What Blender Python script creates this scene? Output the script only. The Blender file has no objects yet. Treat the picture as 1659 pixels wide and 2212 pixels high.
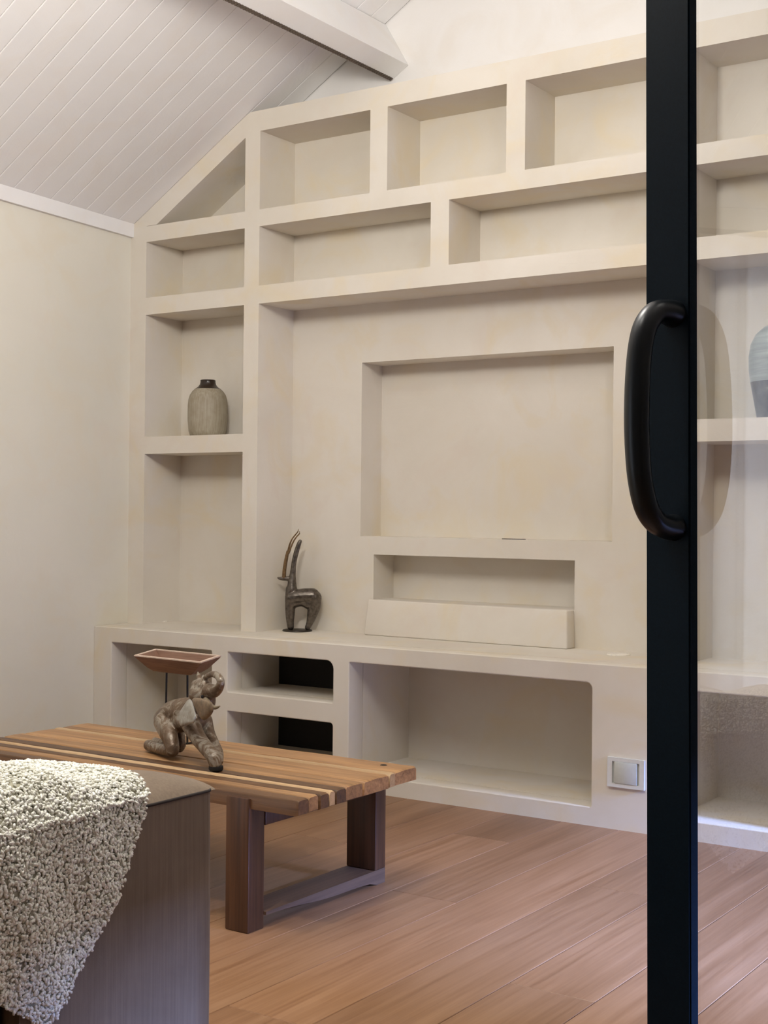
import bpy, bmesh, math, random
import numpy as np
from mathutils import Vector, Matrix, noise
random.seed(7); rng = np.random.default_rng(7)
S = bpy.context.scene
COL = S.collection

# ------------------------------------------------------------------ camera
F_PX, CY = 2950.45, 1106.0
YAW, PITCH, ROLL = 0.59256, 0.00097, 0.00954
cam_d = bpy.data.cameras.new('camera'); cam = bpy.data.objects.new('camera', cam_d); COL.objects.link(cam)
fw = Vector((-math.sin(YAW)*math.cos(PITCH), math.cos(YAW)*math.cos(PITCH), math.sin(PITCH)))
r0 = Vector((math.cos(YAW), math.sin(YAW), 0)); u0 = r0.cross(fw)
rt = r0*math.cos(ROLL)+u0*math.sin(ROLL); up = -r0*math.sin(ROLL)+u0*math.cos(ROLL)
CAM = Vector((0, -4.226, 1.0))
cam.matrix_world = Matrix(((rt.x, up.x, -fw.x, CAM.x), (rt.y, up.y, -fw.y, CAM.y), (rt.z, up.z, -fw.z, CAM.z), (0, 0, 0, 1)))
cam_d.sensor_fit = 'VERTICAL'; cam_d.sensor_height = 24.0; cam_d.lens = F_PX/2212*24.0
cam_d.clip_start = 0.05
S.camera = cam

# ------------------------------------------------------------------ world, lights, exposure
S.view_settings.view_transform = 'Standard'; S.view_settings.look = 'None'
S.view_settings.gamma = 1.0; S.view_settings.use_curve_mapping = False
S.view_settings.exposure = 0.0
W = bpy.data.worlds.new('world'); S.world = W; W.use_nodes = True
bg = W.node_tree.nodes['Background']; bg.inputs[0].default_value = (0.62, 0.76, 1.0, 1); bg.inputs[1].default_value = 0.2

def area(name, loc, target, size, size_y, power, color, shape='RECTANGLE', spread=180):
    d = bpy.data.lights.new(name, 'AREA'); d.shape = shape; d.size = size; d.size_y = size_y
    d.energy = power; d.color = color; d.spread = math.radians(spread)
    o = bpy.data.objects.new(name, d); COL.objects.link(o); o.location = loc
    o.rotation_euler = (Vector(target)-Vector(loc)).to_track_quat('-Z', 'Y').to_euler()
    return o
def globe(name, loc, radius, power, color):
    d = bpy.data.lights.new(name, 'POINT'); d.energy = power; d.color = color; d.shadow_soft_size = radius
    o = bpy.data.objects.new(name, d); COL.objects.link(o); o.location = loc; return o
WARM = (1.0, 0.962, 0.905)
globe('pendant_light', (-1.65, -2.3, 2.45), 0.17, 54, WARM)
globe('second_pendant_light', (-0.5, -2.2, 2.62), 0.17, 27, WARM)  # unseen fill added to brighten the upper right of the wall
area('pendant_uplight', (-1.85, -2.6, 2.35), (-3.3, -2.0, 3.2), 0.4, 0.4, 44, WARM, 'DISK')  # unseen fill added to lift the sloping ceiling and left wall
area('sofa_downlight', (-1.7, -3.3, 3.0), (-1.75, -2.7, 0.4), 0.12, 0.12, 6.5, WARM, 'DISK', spread=75)  # unseen overhead fill added to brighten the sofa top and throw
area('sky_beyond_glazed_door', (6.2, -1.15, 3.4), (-1.6, -1.5, 0.0), 0.7, 0.7, 680, (0.28, 0.43, 1.0), spread=60)
area('sky_beyond_window', (-4.75, -5.0, 1.05), (-3.0, -5.0, 1.05), 1.1, 2.0, 85, (0.80, 0.87, 1.0))  # added backlight for the unseen curtain, so the door glass reflects white

# ------------------------------------------------------------------ material helpers
def lin(r, g, b):
    f = lambda c: c/12.92 if c <= 0.04045 else ((c+0.055)/1.055)**2.4
    return (f(r/255), f(g/255), f(b/255), 1)
class NT:
    def __init__(s, name):
        s.m = bpy.data.materials.new(name); s.m.use_nodes = True; s.t = s.m.node_tree; s.n = s.t.nodes
        s.b = s.n['Principled BSDF']; s.out = s.n['Material Output']
    def node(s, typ, **kw):
        nd = s.n.new(typ)
        for k, v in kw.items():
            if k.startswith('i_'):
                nd.inputs[int(k[2:]) if k[2:].isdigit() else k[2:]].default_value = v
            else: setattr(nd, k, v)
        return nd
    def link(s, a, b): s.t.links.new(a, b)
    def coords(s, scale=(1, 1, 1), kind='pos', rot=(0, 0, 0), loc=None):
        mp = s.node('ShaderNodeMapping'); mp.inputs['Scale'].default_value = scale; mp.inputs['Rotation'].default_value = rot
        if kind == 'pos': src = s.node('ShaderNodeNewGeometry').outputs['Position']
        else: src = s.node('ShaderNodeTexCoord').outputs['Object']
        s.link(src, mp.inputs['Vector'])
        if loc is not None: s.link(loc, mp.inputs['Location'])
        return mp.outputs[0]
    def noise(s, vec, scale, detail=4, rough=0.5, dist=0.0):
        nd = s.node('ShaderNodeTexNoise'); nd.inputs['Scale'].default_value = scale; nd.inputs['Detail'].default_value = detail
        nd.inputs['Roughness'].default_value = rough; nd.inputs['Distortion'].default_value = dist
        s.link(vec, nd.inputs['Vector']); return nd.outputs['Fac']
    def ramp(s, fac, stops):
        nd = s.node('ShaderNodeValToRGB'); cr = nd.color_ramp
        while len(cr.elements) > 1: cr.elements.remove(cr.elements[-1])
        cr.elements[0].position = stops[0][0]; cr.elements[0].color = stops[0][1]
        for p, c in stops[1:]:
            e = cr.elements.new(p); e.color = c
        s.link(fac, nd.inputs[0]); return nd.outputs[0]
    def mix(s, fac, a, b, mode='MIX'):
        nd = s.node('ShaderNodeMix', data_type='RGBA', blend_type=mode)
        for sock, v in ((nd.inputs[0], fac), (nd.inputs[6], a), (nd.inputs[7], b)):
            if hasattr(v, 'links') or hasattr(v, 'is_linked'): s.link(v, sock)
            else: sock.default_value = v
        return nd.outputs[2]
    def bump(s, h, strength, dist=0.01, prev=None):
        nd = s.node('ShaderNodeBump'); nd.inputs['Strength'].default_value = strength; nd.inputs['Distance'].default_value = dist
        s.link(h, nd.inputs['Height'])
        if prev is not None: s.link(prev, nd.inputs['Normal'])
        return nd.outputs[0]
    def set(s, color=None, rough=None, normal=None, **kw):
        for key, v in (('Base Color', color), ('Roughness', rough), ('Normal', normal)):
            if v is None: continue
            if hasattr(v, 'is_linked'): s.link(v, s.b.inputs[key])
            else: s.b.inputs[key].default_value = v
        for k, v in kw.items(): s.b.inputs[k].default_value = v
        return s.m

def plaster(name, a, b, warm, rough=0.85):
    t = NT(name); v = t.coords()
    n1 = t.noise(v, 1.7, 5, 0.6, 0.4); n2 = t.noise(v, 4.5, 4, 0.55, 0.8); n3 = t.noise(v, 160, 3, 0.6)
    c = t.ramp(n1, [(0.3, a), (0.7, b)])
    n4 = t.noise(v, 2.9, 4, 0.6, 1.0)
    c = t.mix(t.ramp(n4, [(0.54, (0, 0, 0, 1)), (0.72, (0.5, 0.5, 0.5, 1))]), c, (a[0]*1.02, a[1]*0.965, a[2]*0.965, 1))
    c = t.mix(t.ramp(n2, [(0.50, (0, 0, 0, 1)), (0.70, (0.75, 0.75, 0.75, 1))]), c, warm)
    nb = t.bump(n2, 0.12, 0.02); nb = t.bump(n3, 0.10, 0.002, nb)
    return t.set(c, rough, nb)
M = {}
M['plaster'] = plaster('beige_plaster', (0.685, 0.63, 0.54, 1), (0.765, 0.718, 0.645, 1), (0.73, 0.64, 0.48, 1))
M['cream'] = plaster('cream_paint', (0.74, 0.715, 0.615, 1), (0.78, 0.745, 0.65, 1), (0.76, 0.70, 0.57, 1), 0.7)
M['white'] = plaster('white_paint', (0.82, 0.81, 0.80, 1), (0.86, 0.85, 0.84, 1), (0.83, 0.80, 0.765, 1), 0.6)
M['upper'] = plaster('pale_upper_plaster', (0.76, 0.735, 0.705, 1), (0.80, 0.78, 0.76, 1), (0.76, 0.72, 0.67, 1), 0.8)

M['taupe'] = plaster('taupe_paint', (0.30, 0.27, 0.24, 1), (0.34, 0.31, 0.28, 1), (0.30, 0.26, 0.22, 1), 0.8)  # dark tone given to the unseen walls to cut bounced light
def simple(name, col, rough=0.5, metal=0.0, bumpy=0.0, scale=80, var=0.12, **kw):
    t = NT(name); v = t.coords(kind='obj'); n = t.noise(v, scale, 4, 0.55)
    d = tuple(max(0, c*(1-var)) for c in col[:3])+(1,); l = tuple(min(1, c*(1+var)) for c in col[:3])+(1,)
    c = t.ramp(n, [(0.3, d), (0.7, l)])
    return t.set(c, rough, t.bump(n, bumpy, 0.004) if bumpy else None, Metallic=metal, **kw)

def wood(name, dark, mid, light, axis=0, rough=0.45, grain=1.0, per_obj=True, coat=0.0, bumps=0.15):
    t = NT(name)
    sc = [9*grain]*3; sc[axis] = 0.55*grain
    off = None
    if per_obj:
        oi = t.node('ShaderNodeObjectInfo'); cx = t.node('ShaderNodeCombineXYZ')
        ml = t.node('ShaderNodeMath', operation='MULTIPLY'); ml.inputs[1].default_value = 37.0
        t.link(oi.outputs['Random'], ml.inputs[0])
        for i in range(3): t.link(ml.outputs[0], cx.inputs[i])
        off = cx.outputs[0]
    v = t.coords(tuple(sc), loc=off)
    n1 = t.noise(v, 1.6, 6, 0.62, 1.2)
    sc2 = [60*grain]*3; sc2[axis] = 1.3*grain
    v2 = t.coords(tuple(sc2), loc=off); n2 = t.noise(v2, 2.0, 3, 0.6)
    c = t.ramp(n1, [(0.25, dark), (0.5, mid), (0.75, light)])
    c = t.mix(0.35, c, t.ramp(n2, [(0.3, dark), (0.65, light)]))
    if per_obj:
        hs = t.node('ShaderNodeHueSaturation'); mr = t.node('ShaderNodeMapRange')
        mr.inputs[3].default_value = 0.86; mr.inputs[4].default_value = 1.12
        t.link(oi.outputs['Random'], mr.inputs[0]); t.link(mr.outputs[0], hs.inputs['Value']); t.link(c, hs.inputs['Color']); c = hs.outputs[0]
    rr = t.node('ShaderNodeMapRange'); rr.inputs[3].default_value = rough-0.07; rr.inputs[4].default_value = rough+0.1; t.link(n1, rr.inputs[0])
    return t.set(c, rr.outputs[0], t.bump(n2, bumps, 0.003), **{'Coat Weight': coat})
M['oak'] = wood('oak_floor', (0.17, 0.078, 0.033, 1), (0.265, 0.134, 0.063, 1), (0.345, 0.194, 0.104, 1), axis=1, rough=0.42, bumps=0.08, grain=0.8)
M['slat_mid'] = wood('teak_mid', (0.11, 0.048, 0.018, 1), (0.37, 0.19, 0.078, 1), (0.60, 0.35, 0.16, 1), axis=0, rough=0.42)
M['slat_dark'] = wood('teak_dark', (0.04, 0.018, 0.009, 1), (0.115, 0.055, 0.023, 1), (0.22, 0.11, 0.048, 1), axis=0, rough=0.42)
M['slat_light'] = wood('teak_sapwood', (0.42, 0.25, 0.115, 1), (0.60, 0.40, 0.21, 1), (0.68, 0.48, 0.28, 1), axis=0, rough=0.45)
M['leg_wood'] = wood('leg_wood', (0.022, 0.009, 0.005, 1), (0.075, 0.032, 0.015, 1), (0.15, 0.068, 0.032, 1), axis=2, rough=0.4)
M['rail_wood'] = wood('rail_wood', (0.07, 0.036, 0.02, 1), (0.14, 0.078, 0.045, 1), (0.21, 0.118, 0.065, 1), axis=1, rough=0.62)
M['bowl_wood'] = wood('bowl_wood', (0.12, 0.055, 0.034, 1), (0.21, 0.105, 0.065, 1), (0.29, 0.16, 0.105, 1), axis=0, rough=0.5, grain=1.6)
M['bowl_rim'] = simple('bowl_rim', (0.62, 0.48, 0.385, 1), 0.5)
M['black_metal'] = simple('black_metal', (0.012, 0.010, 0.009, 1), 0.45)
M['frame_black'] = simple('door_frame_black', (0.0022, 0.0074, 0.0130, 1), 0.5, bumpy=0.02, scale=300, var=0.2, **{'Specular IOR Level': 0.07})
M['handle_black'] = simple('handle_black', (0.0025, 0.0045, 0.0065, 1), 0.33, **{'Specular IOR Level': 0.3})
M['led'] = simple('dark_strip', (0.10, 0.075, 0.055, 1), 0.7)  # dark brown of the ribbed strip on the beam
M['disc'] = simple('disc_white', (0.86, 0.82, 0.74, 1), 0.35)
M['switch'] = simple('switch_white', (0.70, 0.70, 0.66, 1), 0.35, var=0.03)
M['switch2'] = simple('switch_grey', (0.56, 0.58, 0.54, 1), 0.35, var=0.03)
M['dark'] = simple('dark_fabric', (0.012, 0.010, 0.009, 1), 0.9)
M['void'] = simple('black_backing', (0.012, 0.010, 0.008, 1), 0.85)  # near-black colour standing in for the shade inside recesses
M['bronze'] = simple('antelope_bronze', (0.14, 0.12, 0.10, 1), 0.30, 0.8, bumpy=0.25, scale=70, var=0.45)
M['bronze_horn'] = simple('horn_bronze', (0.20, 0.125, 0.06, 1), 0.38, 0.7, bumpy=0.1, scale=120, var=0.3)
M['bronze_dark'] = simple('base_dark', (0.03, 0.022, 0.015, 1), 0.4, 0.6)

# glass: clear pane, Fresnel mirror on both faces
t = NT('door_glass'); tr = t.node('ShaderNodeBsdfTransparent'); tr.inputs[0].default_value = (0.97, 0.975, 0.975, 1)
gl = t.node('ShaderNodeBsdfGlossy'); gl.inputs['Roughness'].default_value = 0.0
fr0 = t.node('ShaderNodeFresnel'); fr0.inputs[0].default_value = 1.52; gm = t.node('ShaderNodeNewGeometry')
m2 = t.node('ShaderNodeMath', operation='MULTIPLY', use_clamp=True); t.link(fr0.outputs[0], m2.inputs[0])
nb = t.node('ShaderNodeMath', operation='SUBTRACT'); nb.inputs[0].default_value = 1.0; t.link(gm.outputs['Backfacing'], nb.inputs[1])
m3 = t.node('ShaderNodeMath', operation='MULTIPLY'); t.link(nb.outputs[0], m3.inputs[0]); m3.inputs[1].default_value = 1.9
t.link(m3.outputs[0], m2.inputs[1]); fr = m2
mx = t.node('ShaderNodeMixShader'); t.link(fr.outputs[0], mx.inputs[0]); t.link(tr.outputs[0], mx.inputs[1]); t.link(gl.outputs[0], mx.inputs[2])
t.link(mx.outputs[0], t.out.inputs['Surface']); M['glass'] = t.m

# velour sofa fabric
t = NT('sofa_velour'); v = t.coords(); v2 = t.coords((260, 260, 6))
n1 = t.noise(v, 6, 4, 0.6, 0.5); n2 = t.noise(v2, 1.0, 3, 0.6); n3 = t.noise(v, 900, 2, 0.5)
c = t.ramp(n1, [(0.3, (0.135, 0.095, 0.062, 1)), (0.7, (0.20, 0.148, 0.10, 1))])
c = t.mix(0.25, c, t.ramp(n2, [(0.35, (0.105, 0.073, 0.048, 1)), (0.65, (0.235, 0.175, 0.12, 1))]))
M['velour'] = t.set(c, 0.85, t.bump(n3, 0.25, 0.001), **{'Sheen Weight': 0.12, 'Sheen Roughness': 0.4})
M['piping'] = simple('sofa_piping', (0.03, 0.022, 0.018, 1), 0.9)

# boucle throw
t = NT('throw_boucle'); v = t.coords()
n1 = t.noise(v, 130, 3, 0.6); n2 = t.noise(v, 14, 3, 0.6)
c = t.ramp(n1, [(0.28, (0.70, 0.685, 0.58, 1)), (0.5, (0.88, 0.87, 0.78, 1)), (0.72, (0.95, 0.945, 0.89, 1))])
c = t.mix(t.ramp(n2, [(0.4, (0, 0, 0, 1)), (0.7, (0.35, 0.35, 0.35, 1))]), c, (0.78, 0.76, 0.64, 1))
M['boucle'] = t.set(c, 0.95, t.bump(n1, 0.4, 0.003))

M['boucle_ground'] = simple('throw_ground', (0.36, 0.34, 0.25, 1), 0.95)
# silvered elephant
t = NT('elephant_glaze'); v = t.coords(kind='obj')
n1 = t.noise(v, 17, 6, 0.66, 1.2); n2 = t.noise(v, 90, 4, 0.6)
c = t.ramp(n1, [(0.30, (0.045, 0.024, 0.012, 1)), (0.40, (0.125, 0.076, 0.043, 1)), (0.50, (0.175, 0.120, 0.077, 1)), (0.57, (0.34, 0.30, 0.24, 1)), (0.63, (0.155, 0.10, 0.058, 1)), (0.76, (0.07, 0.039, 0.021, 1))])
M['elephant'] = t.set(c, 0.36, t.bump(n1, 0.5, 0.006, t.bump(n2, 0.35, 0.004)), Metallic=0.25)
t = NT('elephant_ear_silver'); v = t.coords(kind='obj'); n1 = t.noise(v, 40, 4, 0.6)
c = t.ramp(n1, [(0.3, (0.24, 0.20, 0.15, 1)), (0.6, (0.42, 0.41, 0.37, 1)), (0.75, (0.55, 0.54, 0.50, 1))])
M['ear_silver'] = t.set(c, 0.33, t.bump(n1, 0.3, 0.004), Metallic=0.35)
M['ear_brown'] = simple('elephant_ear_brown', (0.20, 0.14, 0.085, 1), 0.4, 0.2, 0.3, 60, 0.4)
M['ivory'] = simple('elephant_tusk', (0.26, 0.21, 0.14, 1), 0.4)

# ribbed stoneware of the small vase
t = NT('vase_stoneware'); v = t.coords((160, 160, 5), kind='obj'); v2 = t.coords(kind='obj')
n1 = t.noise(v, 1.0, 3, 0.6); n2 = t.noise(v2, 24, 4, 0.6)
c = t.ramp(n2, [(0.3, (0.30, 0.25, 0.17, 1)), (0.7, (0.41, 0.365, 0.28, 1))])
c = t.mix(0.4, c, t.ramp(n1, [(0.35, (0.26, 0.22, 0.15, 1)), (0.65, (0.46, 0.42, 0.34, 1))]))
M['stoneware'] = t.set(c, 0.6, t.bump(n1, 0.3, 0.003))
M['vase_neck'] = simple('vase_neck_glaze', (0.028, 0.017, 0.011, 1), 0.28)
# two-tone floor vase: pale blue-green band above a mottled dark brown foot
t = NT('vase_teal'); v = t.coords((4, 4, 60), kind='obj'); n1 = t.noise(v, 1.0, 3, 0.6)
c = t.ramp(n1, [(0.3, (0.20, 0.23, 0.22, 1)), (0.7, (0.36, 0.40, 0.38, 1))]); M['vase_teal'] = t.set(c, 0.3)
t = NT('vase_brown'); v = t.coords(kind='obj'); n1 = t.noise(v, 16, 4, 0.6, 1.0)
c = t.ramp(n1, [(0.35, (0.03, 0.022, 0.018, 1)), (0.6, (0.085, 0.065, 0.052, 1)), (0.75, (0.26, 0.23, 0.20, 1))]); M['vase_brown'] = t.set(c, 0.3)
t = NT('sheer_curtain'); v = t.coords(); n1 = t.noise(v, 400, 2, 0.5); c = t.ramp(n1, [(0.3, (0.82, 0.82, 0.82, 1)), (0.7, (0.9, 0.9, 0.9, 1))])
t.set(c, 0.9); tl = t.node('ShaderNodeBsdfTranslucent'); tl.inputs[0].default_value = (0.85, 0.87, 0.9, 1)
mx = t.node('ShaderNodeMixShader'); mx.inputs[0].default_value = 0.6; t.link(t.b.outputs[0], mx.inputs[1]); t.link(tl.outputs[0], mx.inputs[2]); t.link(mx.outputs[0], t.out.inputs['Surface'])
M['sheer'] = t.m

# ------------------------------------------------------------------ object helpers
def empty(name, loc, label=None, cat=None, group=None, kind=None):
    o = bpy.data.objects.new(name, None); COL.objects.link(o); o.location = loc; o.empty_display_size = 0.1
    return tag(o, label, cat, group, kind)
def tag(o, label=None, cat=None, group=None, kind=None):
    for k, v in (('label', label), ('category', cat), ('group', group), ('kind', kind)):
        if v: o[k] = v
    return o
def wloc(o):
    p = Vector((0, 0, 0))
    while o is not None: p += Vector(o.location); o = o.parent
    return p
def link_mesh(name, me, mat, parent=None, origin=None, smooth=False):
    """me holds world coordinates; the object gets its own origin and sits under its parent (no rotations used)"""
    co = np.empty(len(me.vertices)*3); me.vertices.foreach_get('co', co); co = co.reshape(-1, 3)
    og = Vector(origin) if origin is not None else (wloc(parent) if parent else Vector((co.min(0)+co.max(0))/2))
    co -= np.array(og); me.vertices.foreach_set('co', co.ravel()); me.update()
    o = bpy.data.objects.new(name, me); COL.objects.link(o)
    if mat is not None: me.materials.append(mat)
    if parent is not None: o.parent = parent; o.location = og-wloc(parent)
    else: o.location = og
    if smooth: me.polygons.foreach_set('use_smooth', [True]*len(me.polygons))
    return o
def from_bm(name, bm, mat, parent=None, origin=None, smooth=False, auto=None):
    bmesh.ops.recalc_face_normals(bm, faces=bm.faces)
    me = bpy.data.meshes.new(name); bm.to_mesh(me); bm.free()
    o = link_mesh(name, me, mat, parent, origin, smooth)
    if auto: o.data.set_sharp_from_angle(angle=math.radians(auto))
    return o
def bm_box(bm, x0, x1, y0, y1, z0, z1, bevel=0.0, seg=2):
    vs = [bm.verts.new(p) for p in ((x0, y0, z0), (x1, y0, z0), (x1, y1, z0), (x0, y1, z0), (x0, y0, z1), (x1, y0, z1), (x1, y1, z1), (x0, y1, z1))]
    fs = [bm.faces.new([vs[i] for i in f]) for f in ((0, 3, 2, 1), (4, 5, 6, 7), (0, 1, 5, 4), (1, 2, 6, 5), (2, 3, 7, 6), (3, 0, 4, 7))]
    if bevel:
        es = list({e for f in fs for e in f.edges})
        bmesh.ops.bevel(bm, geom=es, offset=bevel, segments=seg, profile=0.5, affect='EDGES')
    return vs
def box(name, x0, x1, y0, y1, z0, z1, mat, parent=None, bevel=0.0, seg=2, origin=None):
    bm = bmesh.new(); bm_box(bm, x0, x1, y0, y1, z0, z1, bevel, seg)
    return from_bm(name, bm, mat, parent, origin, smooth=bool(bevel), auto=35 if bevel else None)
def prism_xz(name, pts, y0, y1, mat, parent=None, origin=None):
    """polygon in the XZ plane carried from y0 to y1"""
    bm = bmesh.new(); a = [bm.verts.new((x, y0, z)) for x, z in pts]; b = [bm.verts.new((x, y1, z)) for x, z in pts]
    bm.faces.new(a); bm.faces.new(b[::-1]); n = len(pts)
    for i in range(n): bm.faces.new((a[i], b[i], b[(i+1) % n], a[(i+1) % n]))
    return from_bm(name, bm, mat, parent, origin)
def panel_holes(name, x0, x1, z0, z1, y0, y1, holes, mat, parent=None):
    """slab in XZ between y0 and y1 with rectangular openings, one clean mesh"""
    xs = sorted({x0, x1, *[h[0] for h in holes], *[h[1] for h in holes]}); zs = sorted({z0, z1, *[h[2] for h in holes], *[h[3] for h in holes]})
    nx, nz = len(xs)-1, len(zs)-1
    solid = lambda i, j: 0 <= i < nx and 0 <= j < nz and not any(h[0]-1e-6 <= xs[i] and xs[i+1] <= h[1]+1e-6 and h[2]-1e-6 <= zs[j] and zs[j+1] <= h[3]+1e-6 for h in holes)
    bm = bmesh.new(); V = {}
    def v(i, j, k):
        if (i, j, k) not in V: V[(i, j, k)] = bm.verts.new((xs[i], (y0, y1)[k], zs[j]))
        return V[(i, j, k)]
    for i in range(nx):
        for j in range(nz):
            if not solid(i, j): continue
            bm.faces.new((v(i, j, 0), v(i+1, j, 0), v(i+1, j+1, 0), v(i, j+1, 0)))
            bm.faces.new((v(i, j, 1), v(i, j+1, 1), v(i+1, j+1, 1), v(i+1, j, 1)))
            if not solid(i-1, j): bm.faces.new((v(i, j, 0), v(i, j+1, 0), v(i, j+1, 1), v(i, j, 1)))
            if not solid(i+1, j): bm.faces.new((v(i+1, j, 0), v(i+1, j, 1), v(i+1, j+1, 1), v(i+1, j+1, 0)))
            if not solid(i, j-1): bm.faces.new((v(i, j, 0), v(i, j, 1), v(i+1, j, 1), v(i+1, j, 0)))
            if not solid(i, j+1): bm.faces.new((v(i, j+1, 0), v(i+1, j+1, 0), v(i+1, j+1, 1), v(i, j+1, 1)))
    return from_bm(name, bm, mat, parent)
def lathe(name, prof, center, mat, parent=None, n=64, smooth=True):
    bm = bmesh.new(); rings = []
    for r, z in prof:
        rings.append([bm.verts.new((center[0]+r*math.cos(2*math.pi*k/n), center[1]+r*math.sin(2*math.pi*k/n), center[2]+z)) for k in range(n)])
    for a, b in zip(rings, rings[1:]):
        for k in range(n): bm.faces.new((a[k], a[(k+1) % n], b[(k+1) % n], b[k]))
    bm.faces.new(rings[0][::-1]); bm.faces.new(rings[-1])
    return from_bm(name, bm, mat, parent, smooth=smooth, auto=40)
def catmull(pts, sub):
    P = [np.array(p, float) for p in pts]; P = [2*P[0]-P[1]]+P+[2*P[-1]-P[-2]]; out = []
    for i in range(1, len(P)-2):
        for k in range(sub):
            t_ = k/sub; a, b, c_, d = P[i-1:i+3]
            out.append(0.5*((2*b)+(-a+c_)*t_+(2*a-5*b+4*c_-d)*t_**2+(-a+3*b-3*c_+d)*t_**3))
    out.append(P[-2]); return out
def bm_tube(bm, pts, rad, n=16, flat=(1.0, 1.0), ref=(0, 0, 1)):
    """swept tube through points with a radius at each; flat scales the two section axes"""
    pts = [Vector(p[:3]) for p in pts]; rings = []
    for i, p in enumerate(pts):
        tg = (pts[min(i+1, len(pts)-1)]-pts[max(i-1, 0)]).normalized()
        a = Vector(ref).cross(tg)
        if a.length < 1e-4: a = Vector((1, 0, 0)).cross(tg)
        a.normalize(); b = tg.cross(a)
        rings.append([bm.verts.new(p+a*math.cos(2*math.pi*k/n)*rad[i]*flat[0]+b*math.sin(2*math.pi*k/n)*rad[i]*flat[1]) for k in range(n)])
    for a, b in zip(rings, rings[1:]):
        for k in range(n): bm.faces.new((a[k], a[(k+1) % n], b[(k+1) % n], b[k]))
    bm.faces.new(rings[0][::-1]); bm.faces.new(rings[-1])
def tube(name, pts, rad, mat, parent=None, n=16, sub=0, **kw):
    if sub:
        q = catmull([tuple(p)+(r,) for p, r in zip(pts, rad)], sub); pts = [tuple(x[:3]) for x in q]; rad = [max(x[3], 1e-4) for x in q]
    bm = bmesh.new(); bm_tube(bm, pts, rad, n, **kw)
    return from_bm(name, bm, mat, parent, smooth=True, auto=50)
def blob_mesh(chains, voxel, smooth_iter=6, squash=None):
    """one continuous skin around chains of tapered limbs: overlapping limbs remeshed to a single surface"""
    bm = bmesh.new()
    for ch in chains:
        q = catmull([tuple(c) for c in ch], 6) if len(ch) > 1 else [np.array(ch[0])]
        for p in q:
            bmesh.ops.create_uvsphere(bm, u_segments=14, v_segments=9, radius=float(max(p[3], 0.001)), matrix=Matrix.Translation(Vector(p[:3])))
    me = bpy.data.meshes.new('tmp'); bm.to_mesh(me); bm.free()
    o = bpy.data.objects.new('tmp', me); COL.objects.link(o)
    m = o.modifiers.new('r', 'REMESH'); m.mode = 'VOXEL'; m.voxel_size = voxel
    s = o.modifiers.new('s', 'SMOOTH'); s.factor = 0.5; s.iterations = smooth_iter
    dg = bpy.context.evaluated_depsgraph_get(); out = bpy.data.meshes.new_from_object(o.evaluated_get(dg))
    bpy.data.objects.remove(o); bpy.data.meshes.remove(me)
    return out

# ------------------------------------------------------------------ room shell
TAN = math.tan(math.radians(31)); RX = -1.15
zc = lambda x: 2.203+TAN*(x+4.175)                 # underside of the boarded slope
RZ = zc(RX); RIGHT = 1.9; REAR = -7.0
zr = lambda x: RZ-TAN*(x-RX)
lwx = lambda y: -4.160-0.035*y                     # the wall by the window seat runs a touch out of square

fl = box('floor', -4.6, RIGHT+0.2, REAR-0.2, 0.5, -0.15, -0.014, M['oak']); tag(fl, kind='structure')
bm = bmesh.new(); bm_box(bm, -0.0992, 0.0992, 0, 1.9985, -0.014, 0.0, 0.0012, 1)
plank_me = bpy.data.meshes.new('plank'); bmesh.ops.recalc_face_normals(bm, faces=bm.faces); bm.to_mesh(plank_me); bm.free(); plank_me.materials.append(M['oak'])
for i in range(31):
    x = -4.3+0.2*i
    off = [0.0, 1.1, 0.45, 1.55, 0.8][i % 5]
    for k in range(5):
        y = -2.0*(k+1)+off+0.35
        if y > 0.3 or y+2 < REAR: continue
        o = bpy.data.objects.new('plank', plank_me); COL.objects.link(o); o.parent = fl; o.location = Vector((x, y, 0))-fl.location

# the slope: a backing slab, boards laid up the slope under it
cl = prism_xz('ceiling', [(-4.5, zc(-4.5)+0.02), (RX, RZ+0.02), (RIGHT+0.2, zr(RIGHT+0.2)+0.02), (RIGHT+0.2, zr(RIGHT+0.2)+0.2), (RX, RZ+0.2), (-4.5, zc(-4.5)+0.2)], REAR-0.2, 0.5, M['white'])
tag(cl, kind='structure')
BW = 0.0968; L = (RX+4.45)/math.cos(math.radians(31))
bm = bmesh.new()
prof = [(-BW/2+0.0006, 0.02), (BW/2-0.0006, 0.02), (BW/2-0.0006, 0.0016), (BW/2-0.0042, 0.0), (-BW/2+0.0042, 0.0), (-BW/2+0.0006, 0.0016)]
ca, sa = math.cos(math.radians(31)), math.sin(math.radians(31))
def slope(s_, y, h): return (s_*ca-h*sa, y, s_*sa+h*ca)
a = [bm.verts.new(slope(0, y, h)) for y, h in prof]; b = [bm.verts.new(slope(L, y, h)) for y, h in prof]
bm.faces.new(a); bm.faces.new(b[::-1])
for i in range(6): bm.faces.new((a[i], b[i], b[(i+1) % 6], a[(i+1) % 6]))
bmesh.ops.recalc_face_normals(bm, faces=bm.faces); board_me = bpy.data.meshes.new('board'); bm.to_mesh(board_me); bm.free(); board_me.materials.append(M['white'])
for k in range(72):
    o = bpy.data.objects.new('board', board_me); COL.objects.link(o); o.parent = cl
    o.location = Vector((-4.45, 0.196-BW*(k+0.5)+0.0, zc(-4.45)))-cl.location

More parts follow.
